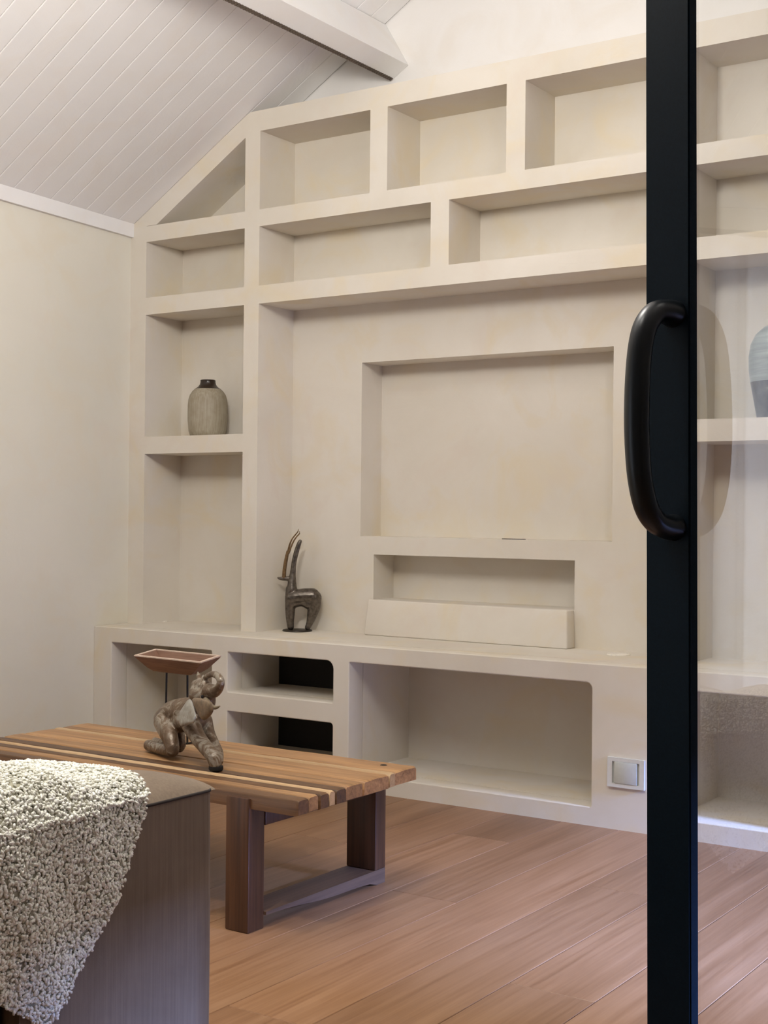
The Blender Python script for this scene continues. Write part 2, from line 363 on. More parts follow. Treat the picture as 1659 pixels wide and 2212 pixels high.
# wall with the fitted shelves: recessed gable above, flat slab behind the niches below
bk = prism_xz('wall_back', [(-4.5, -0.1), (RIGHT+0.2, -0.1), (RIGHT+0.2, 2.598), (-4.5, 2.598)], 0.42, 0.6, M['plaster']); tag(bk, kind='structure')
gb = prism_xz('wall_back', [(-3.585, 2.598), (1.2, 2.598), (RX, RZ+0.05)], 0.2, 0.6, M['upper']); tag(gb, kind='structure')
rs = prism_xz('wall_back', [(-0.85, -0.1), (RIGHT+0.2, -0.1), (RIGHT+0.2, 2.598), (-0.85, 2.598)], 0.0, 0.42, M['upper']); tag(rs, kind='structure')

def wall_poly(name, pts, x_or, mat):
    bm = bmesh.new(); return bm
# left wall (slightly skew), with an added window opening that feeds the door-glass reflection
WY0, WY1, WZ0, WZ1 = -5.6, -4.45, 0.04, 2.05
def lbox(bm, y0, y1, z0, z1):
    vs = []
    for x_off in (0.0, -0.25):
        for y, z in ((y0, z0), (y1, z0), (y1, z1), (y0, z1)): vs.append(bm.verts.new((lwx(y)+x_off, y, z)))
    for f in ((0, 1, 2, 3), (7, 6, 5, 4), (0, 4, 5, 1), (1, 5, 6, 2), (2, 6, 7, 3), (3, 7, 4, 0)): bm.faces.new([vs[i] for i in f])
bm = bmesh.new()
lbox(bm, WY1, 0.45, -0.1, 2.33); lbox(bm, REAR-0.2, WY0, -0.1, 2.33); lbox(bm, WY0, WY1, -0.1, WZ0); lbox(bm, WY0, WY1, WZ1, 2.33)
lw = from_bm('wall_left', bm, M['cream']); tag(lw, kind='structure')
# coving strip where the slope meets that wall
bm = bmesh.new()
vs = []
for y in (0.0, REAR):
    x = lwx(y)
    for dx, z in ((-0.01, zc(x)-0.047), (0.016, zc(x)-0.047), (0.018, zc(x+0.018)-0.0005), (-0.01, zc(x)+0.004)): vs.append(bm.verts.new((x+dx, y, z)))
for f in ((0, 1, 2, 3), (7, 6, 5, 4), (0, 4, 5, 1), (1, 5, 6, 2), (2, 6, 7, 3), (3, 7, 4, 0)): bm.faces.new([vs[i] for i in f])
tag(from_bm('trim_1', bm, M['white']), kind='structure')
# remaining walls
rw = bmesh.new()
DY0, DY1, DZ1 = -2.2, -0.45, 1.62
for y0, y1, z0, z1 in ((DY1, 0.45, -0.1, 2.35), (REAR-0.2, DY0, -0.1, 2.35), (DY0, DY1, DZ1, 2.35), (DY0, DY1, -0.1, 0.04), (-1.88, -1.45, 0.04, DZ1)): bm_box(rw, RIGHT, RIGHT+0.12, y0, y1, z0, z1)
tag(from_bm('wall_right', rw, M['taupe']), kind='structure')
fw_ = prism_xz('wall_front', [(-4.5, -0.1), (RIGHT+0.2, -0.1), (RIGHT+0.2, zr(RIGHT+0.2)+0.05), (RX, RZ+0.05), (-4.5, zc(-4.5)+0.05)], REAR-0.2, REAR, M['taupe']); tag(fw_, kind='structure')

# ridge-side beam hung under the slope, with a dark ribbed strip along its lower arris
BX, BZ = -2.963, 2.688
bmw, bmh = 0.0905, 0.205
def bpt(s_, h): return (BX+s_*ca-h*sa, BZ+s_*sa+h*ca)
beam = prism_xz('trim_2', [bpt(0, 0), bpt(bmw, 0), bpt(bmw, bmh), bpt(0, bmh)], REAR, 0.199, M['white']); tag(beam, kind='structure')
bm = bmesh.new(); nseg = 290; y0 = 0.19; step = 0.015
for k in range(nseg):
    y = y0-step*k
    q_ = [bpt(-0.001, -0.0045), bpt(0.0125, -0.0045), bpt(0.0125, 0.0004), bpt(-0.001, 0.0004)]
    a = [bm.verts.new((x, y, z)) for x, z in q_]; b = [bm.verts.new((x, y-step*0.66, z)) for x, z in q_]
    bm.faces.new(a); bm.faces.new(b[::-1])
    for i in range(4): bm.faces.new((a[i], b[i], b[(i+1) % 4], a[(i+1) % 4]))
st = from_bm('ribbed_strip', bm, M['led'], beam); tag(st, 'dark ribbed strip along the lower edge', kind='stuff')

# ------------------------------------------------------------------ fitted plaster shelving
D = 0.227
a0, c0, c1, v1, v2, v3, v4, w1, w2 = -4.070, -3.532, -3.456, -2.924, -2.846, -2.341, -2.266, -2.652, -2.574
h1, h2, h3, h4, h5, l4, l5 = 2.518, 2.205, 2.138, 1.902, 1.830, 1.3136, 1.2416
TOPZ, BEN = 2.60, 0.523
P0, P1 = -1.735, -1.655                             # upright beside the glass door
E0, E1 = -1.02, -0.85
sh = empty('shelving', (-2.5, 0.1, BEN), 'beige plaster wall shelving built around a screen niche under sloped ceiling', 'shelving')
PL = M['plaster']
prism_xz('upright', [(-4.178, BEN), (a0, BEN), (a0, zc(a0)), (-4.178, zc(-4.178))], 0, D, PL, sh)
prism_xz('upright', [(c0, BEN), (c1, BEN), (c1, TOPZ), (-3.506, TOPZ), (c0, zc(c0))], 0, D, PL, sh)
prism_xz('sloped_band', [(a0, h2+0.001), (-4.0136, h2+0.001), (c0, 2.502), (c0, zc(c0)), (a0, zc(a0))], 0, D, PL, sh)
box('upright', P0, P1, 0, D, BEN, h4, PL, sh)
box('divider', P0, P1, 0, D, h4, h1, PL, sh)
box('upright', E0, E1, 0, D, BEN, TOPZ, PL, sh)
box('top_band', c1, E0, 0, D, h1, TOPZ, PL, sh)
box('shelf', a0, c0, 0, D, h3, h2, PL, sh); box('shelf', c1, P0, 0, D, h3, h2, PL, sh); box('shelf', P1, E0, 0, D, h3, h2, PL, sh)
box('shelf', a0, c0, 0, D, h5, h4, PL, sh); box('shelf', c1, P0, 0, D, h5, h4, PL, sh); box('shelf', P1, E0, 0, D, h5, h4, PL, sh)
box('shelf', a0, c0, 0, D, l5, l4, PL, sh); box('shelf', P1, E0, 0, D, l5, l4, PL, sh)
box('divider', v1, v2, 0, D, h2, h1, PL, sh); box('divider', v3, v4, 0, D, h2, h1, PL, sh)
box('divider', w1, w2, 0, D, h4, h3, PL, sh)
TV = (-3.110, -2.026, 0.908, 1.598); SB = (-3.045, -2.170, 0.660, 0.837)
panel_holes('back_panel', c1, P0, BEN, h5, D, 0.37, [TV, SB], PL, sh)
box('back_panel', TV[0]-0.02, TV[1]+0.02, 0.37, 0.42, 0.6, TV[3]+0.02, PL, sh)
box('back_panel', -4.178, c1, D, 0.42, BEN, TOPZ, PL, sh)
box('back_panel', c1, E1, D, 0.42, h5, TOPZ, PL, sh)
box('back_panel', P0, E1, D, 0.42, BEN, h5, PL, sh)
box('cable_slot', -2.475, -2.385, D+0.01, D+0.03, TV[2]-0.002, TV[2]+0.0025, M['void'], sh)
# battered plinth under the long slot
bm = bmesh.new()
q = [(-3.055, D, BEN), (-3.052, 0.172, BEN), (-2.165, 0.160, BEN), (-2.165, D, BEN), (-3.060, D, 0.661), (-3.056, 0.205, 0.661), (-2.170, 0.168, 0.661), (-2.170, D, 0.661)]
vs = [bm.verts.new(p) for p in q]
for f in ((0, 3, 2, 1), (4, 5, 6, 7), (0, 1, 5, 4), (1, 2, 6, 5), (2, 3, 7, 6), (3, 0, 4, 7)): bm.faces.new([vs[i] for i in f])
bmesh.ops.bevel(bm, geom=list(bm.edges), offset=0.006, segments=3, profile=0.5, affect='EDGES')
from_bm('plinth', bm, PL, sh, smooth=True, auto=35)

# ------------------------------------------------------------------ low bench with open compartments
BY = -0.2
k1, k2, k3, k5 = 0.461, 0.308, 0.234, 0.061
q1, q2, q3, q4, q5, q6, q7, q8 = -4.052, -3.511, -3.430, -2.928, -2.856, -1.897, -1.62, -1.0
BX0, BX1 = -4.154, -0.85
be = empty('media_bench', (-2.5, 0.0, 0.0), 'long low beige plaster bench with open compartments below the wall shelving', 'bench')
def arc_hole(x0, x1, z0, z1, r=(0.004, 0.004, 0.004, 0.004)):
    """corner radii in order: low-left, low-right, top-right, top-left"""
    pts = []
    for (cx, cz, sx, sz, a0_, rr) in ((x0, z0, 1, 1, 180, r[0]), (x1, z0, -1, 1, 270, r[1]), (x1, z1, -1, -1, 0, r[2]), (x0, z1, 1, -1, 90, r[3])):
        for k in range(6):
            an = math.radians(a0_+90*k/5); pts.append((cx+sx*rr+rr*math.cos(an), cz+sz*rr+rr*math.sin(an)))
    return pts
def front_frame(name, outer, holes, y0, y1, bev, mat, parent):
    cu = bpy.data.curves.new('tmp', 'CURVE'); cu.dimensions = '2D'; cu.fill_mode = 'BOTH'; cu.extrude = (y1-y0)/2-bev; cu.bevel_depth = bev; cu.bevel_resolution = 2; cu.offset = -bev
    for pts in [outer]+holes:
        sp = cu.splines.new('POLY'); sp.points.add(len(pts)-1); sp.use_cyclic_u = True
        for p, (x, z) in zip(sp.points, pts): p.co = (x, z, 0, 1)
    o = bpy.data.objects.new('tmp', cu); COL.objects.link(o)
    dg = bpy.context.evaluated_depsgraph_get(); me = bpy.data.meshes.new_from_object(o.evaluated_get(dg)); bpy.data.objects.remove(o)
    co = np.empty(len(me.vertices)*3); me.vertices.foreach_get('co', co); co = co.reshape(-1, 3)
    new = np.stack([co[:, 0], (y0+y1)/2-co[:, 2], co[:, 1]], 1); me.vertices.foreach_set('co', new.ravel()); me.materials.clear()
    ob = link_mesh(name, me, mat, parent, smooth=True); ob.data.set_sharp_from_angle(angle=math.radians(35)); return ob
r_ = 0.012
holes = [arc_hole(q1, q2, k5, k1, (r_, r_, 0.006, 0.006)), arc_hole(q3, q4, k2, k1, (0.005, 0.006, 0.03, 0.005)), arc_hole(q3, q4, k5, k3, (0.005, 0.006, 0.012, 0.005)),
         arc_hole(q5, q6, k5, k1, (0.006, 0.006, 0.022, 0.006)), arc_hole(q7, q8, k5, k1, (0.006, 0.006, 0.022, 0.006))]
FT = BY+0.09
front_frame('front', arc_hole(BX0, BX1, -0.01, BEN, (0.002, 0.002, 0.004, 0.004)), holes, BY, FT, 0.004, PL, be)
box('bench_top', BX0, BX1, FT, 0.42, k1+0.004, BEN, PL, be)
box('base_slab', BX0, BX1, FT, 0.42, -0.01, k5-0.0, PL, be)
BB = 0.2
for xa, xb in ((BX0, q1), (q2, q3), (q4, q5), (q6, q7), (q8, BX1)): box('partition', xa, xb, FT, BB, k5, k1+0.004, PL, be)
box('shelf', q3, q4, FT, 0.12, k3, k2, PL, be)
for xa, xb in ((BX0, q3), (q4, BX1)): box('back_panel', xa, xb, BB, 0.42, k5, k1+0.004, PL, be)
box('back_panel', q3, q4, 0.12, 0.42, k5, k1+0.004, M['void'], be)  # dark panel set forward to stand for the unlit depth of the compartments
# ------------------------------------------------------------------ small fittings on the bench
for (x, y), lab in (((-4.107, 0.135), 'small round white cable cap on bench below the vase shelf'), ((-1.942, 0.105), 'small round white cable cap on bench beside the battered plaster plinth')):
    o = empty('cable_cap', (x, y, BEN), lab, 'cap')
    lathe('rim', [(0.040, 0.0), (0.040, 0.003), (0.037, 0.0045), (0.033, 0.0045), (0.033, 0.002)], (x, y, BEN), M['disc'], o, 40)
    lathe('lid', [(0.0325, 0.002), (0.0325, 0.0036), (0.0315, 0.0042)], (x, y, BEN), M['disc'], o, 40)
px0, px1, pz0, pz1 = -1.836, -1.711, 0.137, 0.231
o = empty('wall_plate', ((px0+px1)/2, BY, pz0), 'white square-covered wall plate low on the bench front near the door', 'wall plate')
panel_holes('plate_frame', px0, px1, pz0, pz1, BY-0.010, BY, [(px0+0.016, px1-0.016, pz0+0.012, pz1-0.012)], M['switch'], o)
box('cover', px0+0.024, px1-0.024, BY-0.012, BY-0.001, pz0+0.0125, pz1-0.0125, M['switch2'], o, bevel=0.002)
box('backing', px0+0.002, px1-0.002, BY-0.003, BY+0.0, pz0+0.002, pz1-0.002, M['switch2'], o)

# ------------------------------------------------------------------ vases
def vase(cx, cy, z, label, prof_body, prof_neck, m1, m2, parts):
    o = empty('vase', (cx, cy, z), label, 'vase')
    lathe(parts[0], prof_body, (cx, cy, z), m1, o, 72); lathe(parts[1], prof_neck, (cx, cy, z), m2, o, 72)
    return o
R = 0.0835
vase(-3.817, 0.112, l4, 'round shouldered beige stoneware vase with dark brown neck on the shelf', 
     [(0.001, 0.0), (R*0.80, 0.0), (R*0.88, 0.005), (R*0.95, 0.025), (R, 0.07), (R, 0.13), (R*0.97, 0.155), (R*0.90, 0.175), (R*0.78, 0.190), (R*0.66, 0.200)],
     [(R*0.66, 0.200), (R*0.50, 0.209), (R*0.41, 0.219), (R*0.375, 0.230), (R*0.385, 0.236), (R*0.36, 0.2385), (R*0.31, 0.2385), (R*0.31, 0.225), (R*0.001, 0.224)], M['stoneware'], M['vase_neck'], ('body', 'neck'))
vase(-1.384, 0.112, l4, 'tall two-tone vase, pale blue-green above dark brown, behind the door glass',
     [(0.001, 0.0), (0.078, 0.0), (0.082, 0.004), (0.092, 0.06), (0.103, 0.118)],
     [(0.103, 0.118), (0.108, 0.155), (0.109, 0.20), (0.103, 0.24), (0.088, 0.272), (0.062, 0.295), (0.038, 0.307), (0.034, 0.325), (0.037, 0.332), (0.032, 0.332), (0.030, 0.31), (0.001, 0.30)], M['vase_brown'], M['vase_teal'], ('foot', 'shoulder'))

# ------------------------------------------------------------------ antelope sculpture
gx, gy, gz = -3.352, 0.150, BEN
GX = Vector((math.cos(math.radians(30)), math.sin(math.radians(30)), 0)); GY = Vector((-GX.y, GX.x, 0))
def gp(x, z, r, lat=0.0):
    p = Vector((gx, gy-0.012, gz))+GX*x+GY*lat; return (p.x, p.y, gz+z, r)
an = empty('antelope_sculpture', (gx, gy, gz), 'slender dark bronze antelope sculpture with upright horns standing on the bench', 'sculpture')
lat = 0.011
body = [[gp(-.0243, .1344, .0284), gp(-.006, .1368, .0315), gp(.0279, .1415, .0315), gp(.0575, .1417, .0325)],
        [gp(-.020, .112, .0225), gp(.000, .1185, .0215), (gp(.022, .1195, .0215)), gp(.050, .110, .0250)],
        [gp(-.0291, .1685, .0205), gp(-.030, .123, .0225), gp(-.0307, .0775, .0200), gp(-.0300, .0434, .0165), gp(-.0276, .0175, .0141)],
        [gp(.0660, .1349, .0310), gp(.0655, .0985, .0265), gp(.0571, .062, .0200), gp(.0483, .0324, .0137), gp(.0405, .0150, .0114)],
        [gp(-.0246, .1662, .0222), gp(-.0237, .1981, .0172), gp(-.0207, .2368, .0122), gp(-.0155, .2823, .0108), gp(-.0078, .3165, .0104), gp(.001, .3461, .0096), gp(.0072, .3612, .0077)],
        [gp(-.028, .2105, .0105), gp(-.0567, .2104, .0086), gp(-.0726, .2109, .0066), gp(-.0817, .2135, .0036)]]
me = blob_mesh(body, 0.0022, 5); link_mesh('body', me, M['bronze'], an, smooth=True)
tube('horn', [gp(-.0568, .213, 0)[:3], gp(-.0548, .2479, 0)[:3], gp(-.0484, .2889, 0)[:3], gp(-.0415, .322, 0)[:3]], [.0086, .0078, .0074, .0062], M['bronze_horn'], an, 12, 5)
tube('horn', [gp(*p, 0, 0.003)[:3] for p in ((-.0422, .314), (-.0365, .3435), (-.0265, .3686), (-.0131, .3869), (-.003, .3995), (-.0001, .4109))], [.0050, .0036, .0029, .0026, .0020, .0008], M['bronze_horn'], an, 10, 5)
tube('horn', [gp(*p, 0, -0.003)[:3] for p in ((-.0395, .312), (-.0296, .3368), (-.0185, .3619), (-.0062, .3802), (.0039, .3916), (.0045, .4019))], [.0050, .0036, .0031, .0027, .0023, .0010], M['bronze_horn'], an, 10, 5)
bc = gp(-.001, 0, 0)
lathe('base', [(0.001, 0), (0.058, 0), (0.060, 0.002), (0.058, 0.0065), (0.001, 0.0065)], (bc[0], bc[1], gz), M['bronze_dark'], an, 48)

# ------------------------------------------------------------------ coffee table
TZ, TX0, TX1, TY0, TY1 = 0.333, -3.175, -1.930, -1.712, -1.172
TH = 0.038
tb = empty('coffee_table', ((TX0+TX1)/2, (TY0+TY1)/2, 0), 'low rustic coffee table of laminated wooden slats on dark block legs', 'table')
fr_ = [0, .086, .164, .236, .285, .369, .514, .736, .79, 1.0]
kinds = ['dark', 'mid', 'dark', 'light', 'dark', 'mid', 'mid', 'light', 'mid']
def slat(y0, y1, mat, end_jit, zj):
    bm = bmesh.new(); nx = 26; g = 0.0019; rows = []
    sec = [(y0+g, TZ-TH), (y1-g, TZ-TH), (y1-g, TZ-0.006), (y1-g-0.004, TZ-0.001), ((y0+y1)/2, TZ), (y0+g+0.004, TZ-0.001), (y0+g, TZ-0.006)]
    cy_, cz_ = (y0+y1)/2, TZ-TH/2
    for i in range(nx+3):
        if i < 2 or i > nx: tcap = True
        x = TX0+(TX1+end_jit-TX0)*min(max((i-1)/nx, 0), 1)
        k = 1.0
        if i in (0, nx+2): k = 0.86
        else: x = x+(0.007 if i == 1 else -0.007 if i == nx+1 else 0)
        ring = []
        for y, z in sec:
            w_ = 0.0012*noise.noise(Vector((x*7, y*30, 3.1)))+0.0008*noise.noise(Vector((x*40, y*60, 9.0)))
            ring.append(bm.verts.new((x, cy_+(y-cy_)*(1-(1-k)*0.5), cz_+(z-cz_)*k+(w_ if z > TZ-0.01 else 0)+zj)))
        rows.append(ring)
    n = len(sec)
    for a, b in zip(rows, rows[1:]):
        for j in range(n): bm.faces.new((a[j], a[(j+1) % n], b[(j+1) % n], b[j]))
    bm.faces.new(rows[0]); bm.faces.new(rows[-1][::-1])
    return from_bm('slat', bm, mat, tb, smooth=True, auto=40)
for i in range(9):
    y0 = TY0+(TY1-TY0)*fr_[i]; y1 = TY0+(TY1-TY0)*fr_[i+1]
    slat(y0, y1, M['slat_'+kinds[i]], [0.004, 0.0, 0.003, 0.001, 0.002, -0.003, -0.004, -0.006, -0.012][i], [0, 0.0004, -0.0004, 0.0003, 0, 0.0004, -0.0006, 0.0004, -0.0008][i])
kn = lathe('knot', [(0.001, 0), (0.010, 0), (0.008, 0.0008), (0.001, 0.0008)], (-2.02, -1.216, TZ-0.0009), M['dark'], tb, 14)
tag(kn, 'dark knot hole')
def table_leg(x0, x1, y0, y1, z0, z1):
    bm = bmesh.new(); bm_box(bm, x0, x1, y0, y1, z0, z1, 0.004, 2)
    return from_bm('leg', bm, M['leg_wood'], tb, smooth=True, auto=35)
for xo in (0.0, -0.915):
    table_leg(-2.138+xo, -2.066+xo, TY0-0.006, TY0+0.055, 0.0, TZ-0.012)
    table_leg(-2.154+xo, -2.058+xo, -1.195, -1.145, 0.040, TZ-TH)
    box('cross_rail', -2.150+xo, -2.064+xo, TY0+0.055, -1.195, 0.247, TZ-TH, M['leg_wood'], tb, bevel=0.003)
    # floor rail with a waney lower edge that lifts towards the near leg
    bm = bmesh.new(); rows = []; N = 14
    for i in range(N+1):
        f_ = i/N; y = -1.145+(TY0+0.055+1.145)*f_
        zb = 0.001+0.030*(f_**0.8)+0.0025*math.sin(f_*9); zb = max(zb, 0.0) if i > 1 else 0.0
        rows.append([bm.verts.new((x, y, z)) for x, z in ((-2.154+xo, zb), (-2.060+xo, zb), (-2.060+xo, 0.040), (-2.154+xo, 0.040))])
    for a, b in zip(rows, rows[1:]):
        for j in range(4): bm.faces.new((a[j], a[(j+1) % 4], b[(j+1) % 4], b[j]))
    bm.faces.new(rows[0]); bm.faces.new(rows[-1][::-1])
    from_bm('floor_rail', bm, M['rail_wood'], tb)

# ------------------------------------------------------------------ elephant figurine on the table
EO = Vector((-2.458, -1.469, TZ)); ea = math.radians(-24.2)
EF = Vector((math.cos(ea), math.sin(ea), 0)); EL = Vector((-EF.y, EF.x, 0))
def ep(f, l, z, r=0): p = EO+EF*f+EL*l; return (p.x, p.y, TZ+z+0.0012, r)
el = empty('elephant_figurine', EO, 'silvered brown elephant figurine kneeling with raised trunk on the coffee table', 'figurine')
CH = dict(
 body=[(-0.1795, -0.018, 0.0898, 0.0269), (-0.1211, -0.015, 0.1083, 0.0368), (-0.0644, -0.008, 0.1225, 0.0377), (-0.0248, 0, 0.1325, 0.0332), (0.0315, 0, 0.1521, 0.0269)],
 head=[(0.0222, 0, 0.1795, 0.0290), (0.0607, 0, 0.1805, 0.0269), (0.0698, 0, 0.1568, 0.0225), (0.0617, 0, 0.1402, 0.016)],
 brow=[(0.0043, 0, 0.2005, 0.0161), (0.0559, 0, 0.2037, 0.0190)],
 trunk=[(0.0858, 0, 0.194, 0.0215), (0.1272, 0, 0.2005, 0.0153), (0.1533, 0, 0.2191, 0.0111), (0.151, 0, 0.2327, 0.0104), (0.1304, 0, 0.2409, 0.0097), (0.1035, 0, 0.2407, 0.0086), (0.0743, 0, 0.2332, 0.0075), (0.0513, 0, 0.2219, 0.0065)],
 belly=[(-0.146, -0.016, 0.0844, 0.0300), (-0.0813, -0.014, 0.0950, 0.0320), (-0.014, -0.012, 0.1040, 0.0300), (0.0254, -0.010, 0.1100, 0.0270)],
 haunch=[(-0.1288, -0.042, 0.0866, 0.0240), (-0.0862, -0.045, 0.0661, 0.0240), (-0.0398, -0.05, 0.0419, 0.0195)],
 nthigh=[(-0.1174, -0.04, 0.0922, 0.0269), (-0.056, -0.05, 0.0651, 0.0215), (-0.0276, -0.054, 0.0354, 0.0188)],
 nshin=[(-0.0276, -0.054, 0.0258, 0.0179), (-0.1055, -0.054, 0.0180, 0.0153), (-0.1864, -0.054, 0.0158, 0.0158), (-0.1911, -0.054, 0.0148, 0.0144)],
 fthigh=[(-0.1557, 0.0, 0.0805, 0.0251), (-0.1062, -0.005, 0.0545, 0.0188), (-0.0802, -0.01, 0.0294, 0.017)],
 fshin=[(-0.0847, -0.01, 0.0239, 0.0161), (-0.1873, -0.014, 0.0174, 0.0126), (-0.2551, -0.01, 0.0146, 0.0108)],
 nleg=[(0.0300, -0.026, 0.1010, 0.0265), (0.0680, -0.027, 0.0775, 0.0222), (0.1100, -0.023, 0.0553, 0.0198), (0.1510, -0.018, 0.0352, 0.0192), (0.1598, -0.016, 0.0187, 0.0170)],
 fleg=[(0.0227, 0.018, 0.1069, 0.0197), (0.0448, 0.018, 0.0778, 0.017), (0.0879, 0.012, 0.0562, 0.0161), (0.1305, 0.004, 0.0388, 0.0158), (0.1436, 0, 0.0200, 0.0144)])
me = blob_mesh([[ep(*p) for p in ch] for ch in CH.values()], 0.0026, 4); link_mesh('body', me, M['elephant'], el, smooth=True)
def leaf(name, pts, lat0, lat1, mat, thick=0.005, bulge=0.006):
    """thick scalloped ear: outline in the forward/up plane, leaning outwards from lat0 (first point) to lat1"""
    bm = bmesh.new(); n = len(pts); c = np.mean(np.array(pts), 0); z_hi = max(p[1] for p in pts); z_lo = min(p[1] for p in pts)
    latf = lambda z: lat0+(lat1-lat0)*(z_hi-z)/(z_hi-z_lo)
    pts = [(x-1.61*(latf(z)+0.045), z) for x, z in pts]; c = np.mean(np.array(pts), 0)
    fr, bk_, mid = [], [], []
    for x, z in pts:
        fr.append(bm.verts.new(ep(x, latf(z)-thick/2, z)[:3])); bk_.append(bm.verts.new(ep(x, latf(z)+thick/2, z)[:3]))
        mx_ = c[0]+(x-c[0])*0.7; mz_ = c[1]+(z-c[1])*0.7; mid.append(bm.verts.new(ep(mx_, latf(mz_)-thick/2-bulge, mz_)[:3]))
    cf = bm.verts.new(ep(c[0], latf(c[1])-thick/2-bulge*0.6, c[1])[:3]); cb = bm.verts.new(ep(c[0], latf(c[1])+thick/2, c[1])[:3])
    for i in range(n):
        j = (i+1) % n
        bm.faces.new((fr[i], fr[j], mid[j], mid[i])); bm.faces.new((mid[i], mid[j], cf)); bm.faces.new((bk_[j], bk_[i], cb)); bm.faces.new((fr[j], fr[i], bk_[i], bk_[j]))
    o = from_bm(name, bm, mat, el, smooth=True)
    sm_ = o.modifiers.new('sub', 'SUBSURF'); sm_.levels = 1; sm_.render_levels = 1
    return o
ear1 = [(0.066, 0.1820), (0.045, 0.1660), (0.026, 0.1510), (0.009, 0.1380), (-0.008, 0.1245), (-0.011, 0.1160), (0.000, 0.1085), (0.008, 0.1125), (0.016, 0.1035), (0.030, 0.1010), (0.040, 0.1075), (0.052, 0.1060), (0.066, 0.1105), (0.075, 0.1170), (0.092, 0.1165), (0.106, 0.1230), (0.110, 0.1310), (0.116, 0.1400), (0.103, 0.1530), (0.090, 0.1660)]
ear2 = [(0.076, 0.1860), (0.088, 0.1740), (0.0976, 0.1640), (0.112, 0.1530), (0.1234, 0.1430), (0.1480, 0.1290), (0.162, 0.1330), (0.1760, 0.1365), (0.190, 0.1440), (0.2040, 0.1535), (0.212, 0.1600), (0.2170, 0.1700), (0.210, 0.1850), (0.190, 0.1890)]
tag(leaf('ear', ear1, -0.046, -0.066, M['ear_silver'], 0.006, 0.004), 'silver scalloped ear')
tag(leaf('ear', ear2, -0.052, -0.050, M['ear_brown'], 0.006), 'brown lower ear')
bm = bmesh.new(); bmesh.ops.create_uvsphere(bm, u_segments=12, v_segments=8, radius=0.0042, matrix=Matrix.Translation(Vector(ep(0.098, -0.0255, 0.1835)[:3]))); from_bm('eye', bm, M['dark'], el, smooth=True)
tube('tusk', [ep(0.095, -0.015, 0.172)[:3], ep(0.125, -0.016, 0.163)[:3], ep(0.150, -0.012, 0.160)[:3], ep(0.168, -0.008, 0.166)[:3]], [.010, .0075, .005, .0018], M['ivory'], el, 12, 5)
tube('ear_tip', [ep(0.006, 0.012, 0.196)[:3], ep(-0.014, 0.016, 0.216)[:3], ep(-0.030, 0.018, 0.232)[:3]], [.016, .009, .0015], M['elephant'], el, 12, 5)
tube('ear_tip', [ep(0.024, 0.012, 0.200)[:3], ep(0.016, 0.014, 0.218)[:3], ep(0.010, 0.016, 0.228)[:3]], [.013, .007, .0015], M['elephant'], el, 12, 5)
lathe('foot_pad', [(0.001, 0), (0.0165, 0), (0.019, 0.004), (0.0185, 0.011), (0.001, 0.011)], ep(0.1590, -0.013, 0.0)[:3], M['dark'], el, 24)

# ------------------------------------------------------------------ wooden trough bowl on thin legs
bxc, byc, brz = -2.690, -1.290, 0.584
bw = empty('footed_bowl', (bxc, byc, TZ), 'wooden trough bowl raised on thin black metal legs behind the elephant figurine', 'bowl')
ba = math.radians(-4)
def bpnt(x, y, z): return (bxc+x*math.cos(ba)-y*math.sin(ba), byc+x*math.sin(ba)+y*math.cos(ba), z)
def ringpts(hx, hy, z):
    k = 0.05*(z-0.535)/0.05; sk = -0.018*hy/0.05       # the hand-hewn rim is a little askew and tips towards the room
    return [bpnt(-hx-sk, -hy, z-k*hy), bpnt(hx-sk, -hy, z-k*hy), bpnt(hx+sk, hy, z+k*hy), bpnt(-hx+sk, hy, z+k*hy)]
bm = bmesh.new()
prof = [(0.060, 0.022, 0.535), (0.078, 0.032, 0.538), (0.096, 0.042, 0.548), (0.134, 0.060, brz-0.006), (0.137, 0.062, brz), (0.127, 0.053, brz), (0.098, 0.040, 0.561), (0.080, 0.030, 0.550), (0.06, 0.022, 0.547)]
rings = [[bm.verts.new(p) for p in ringpts(*q_)] for q_ in prof]
for a, b in zip(rings, rings[1:]):
    for j in range(4): bm.faces.new((a[j], a[(j+1) % 4], b[(j+1) % 4], b[j]))
bm.faces.new(rings[0]); bm.faces.new(rings[-1][::-1])
from_bm('trough', bm, M['bowl_wood'], bw, smooth=True, auto=25)
bm = bmesh.new()
o_ = ringpts(0.1375, 0.0625, brz+0.0015); i_ = ringpts(0.1265, 0.0525, brz+0.0015); o2 = ringpts(0.1375, 0.0625, brz-0.002); i2 = ringpts(0.1265, 0.0525, brz-0.002)
V = [[bm.verts.new(p) for p in q_] for q_ in (o_, i_, i2, o2)]
for a, b in zip(V, V[1:]+V[:1]):
    for j in range(4): bm.faces.new((a[j], a[(j+1) % 4], b[(j+1) % 4], b[j]))
tag(from_bm('rim', bm, M['bowl_rim'], bw), 'paler cut rim')
for x in (-0.044, 0.042):
    tube('leg', [bpnt(x*1.06, 0, TZ+0.004), bpnt(x, 0, 0.539)], [0.0030, 0.0030], M['black_metal'], bw, 10)
    tube('foot_bar', [bpnt(x*1.06, -0.045, TZ+0.003), bpnt(x*1.06, 0.045, TZ+0.003)], [0.0030, 0.0030], M['black_metal'], bw, 10)

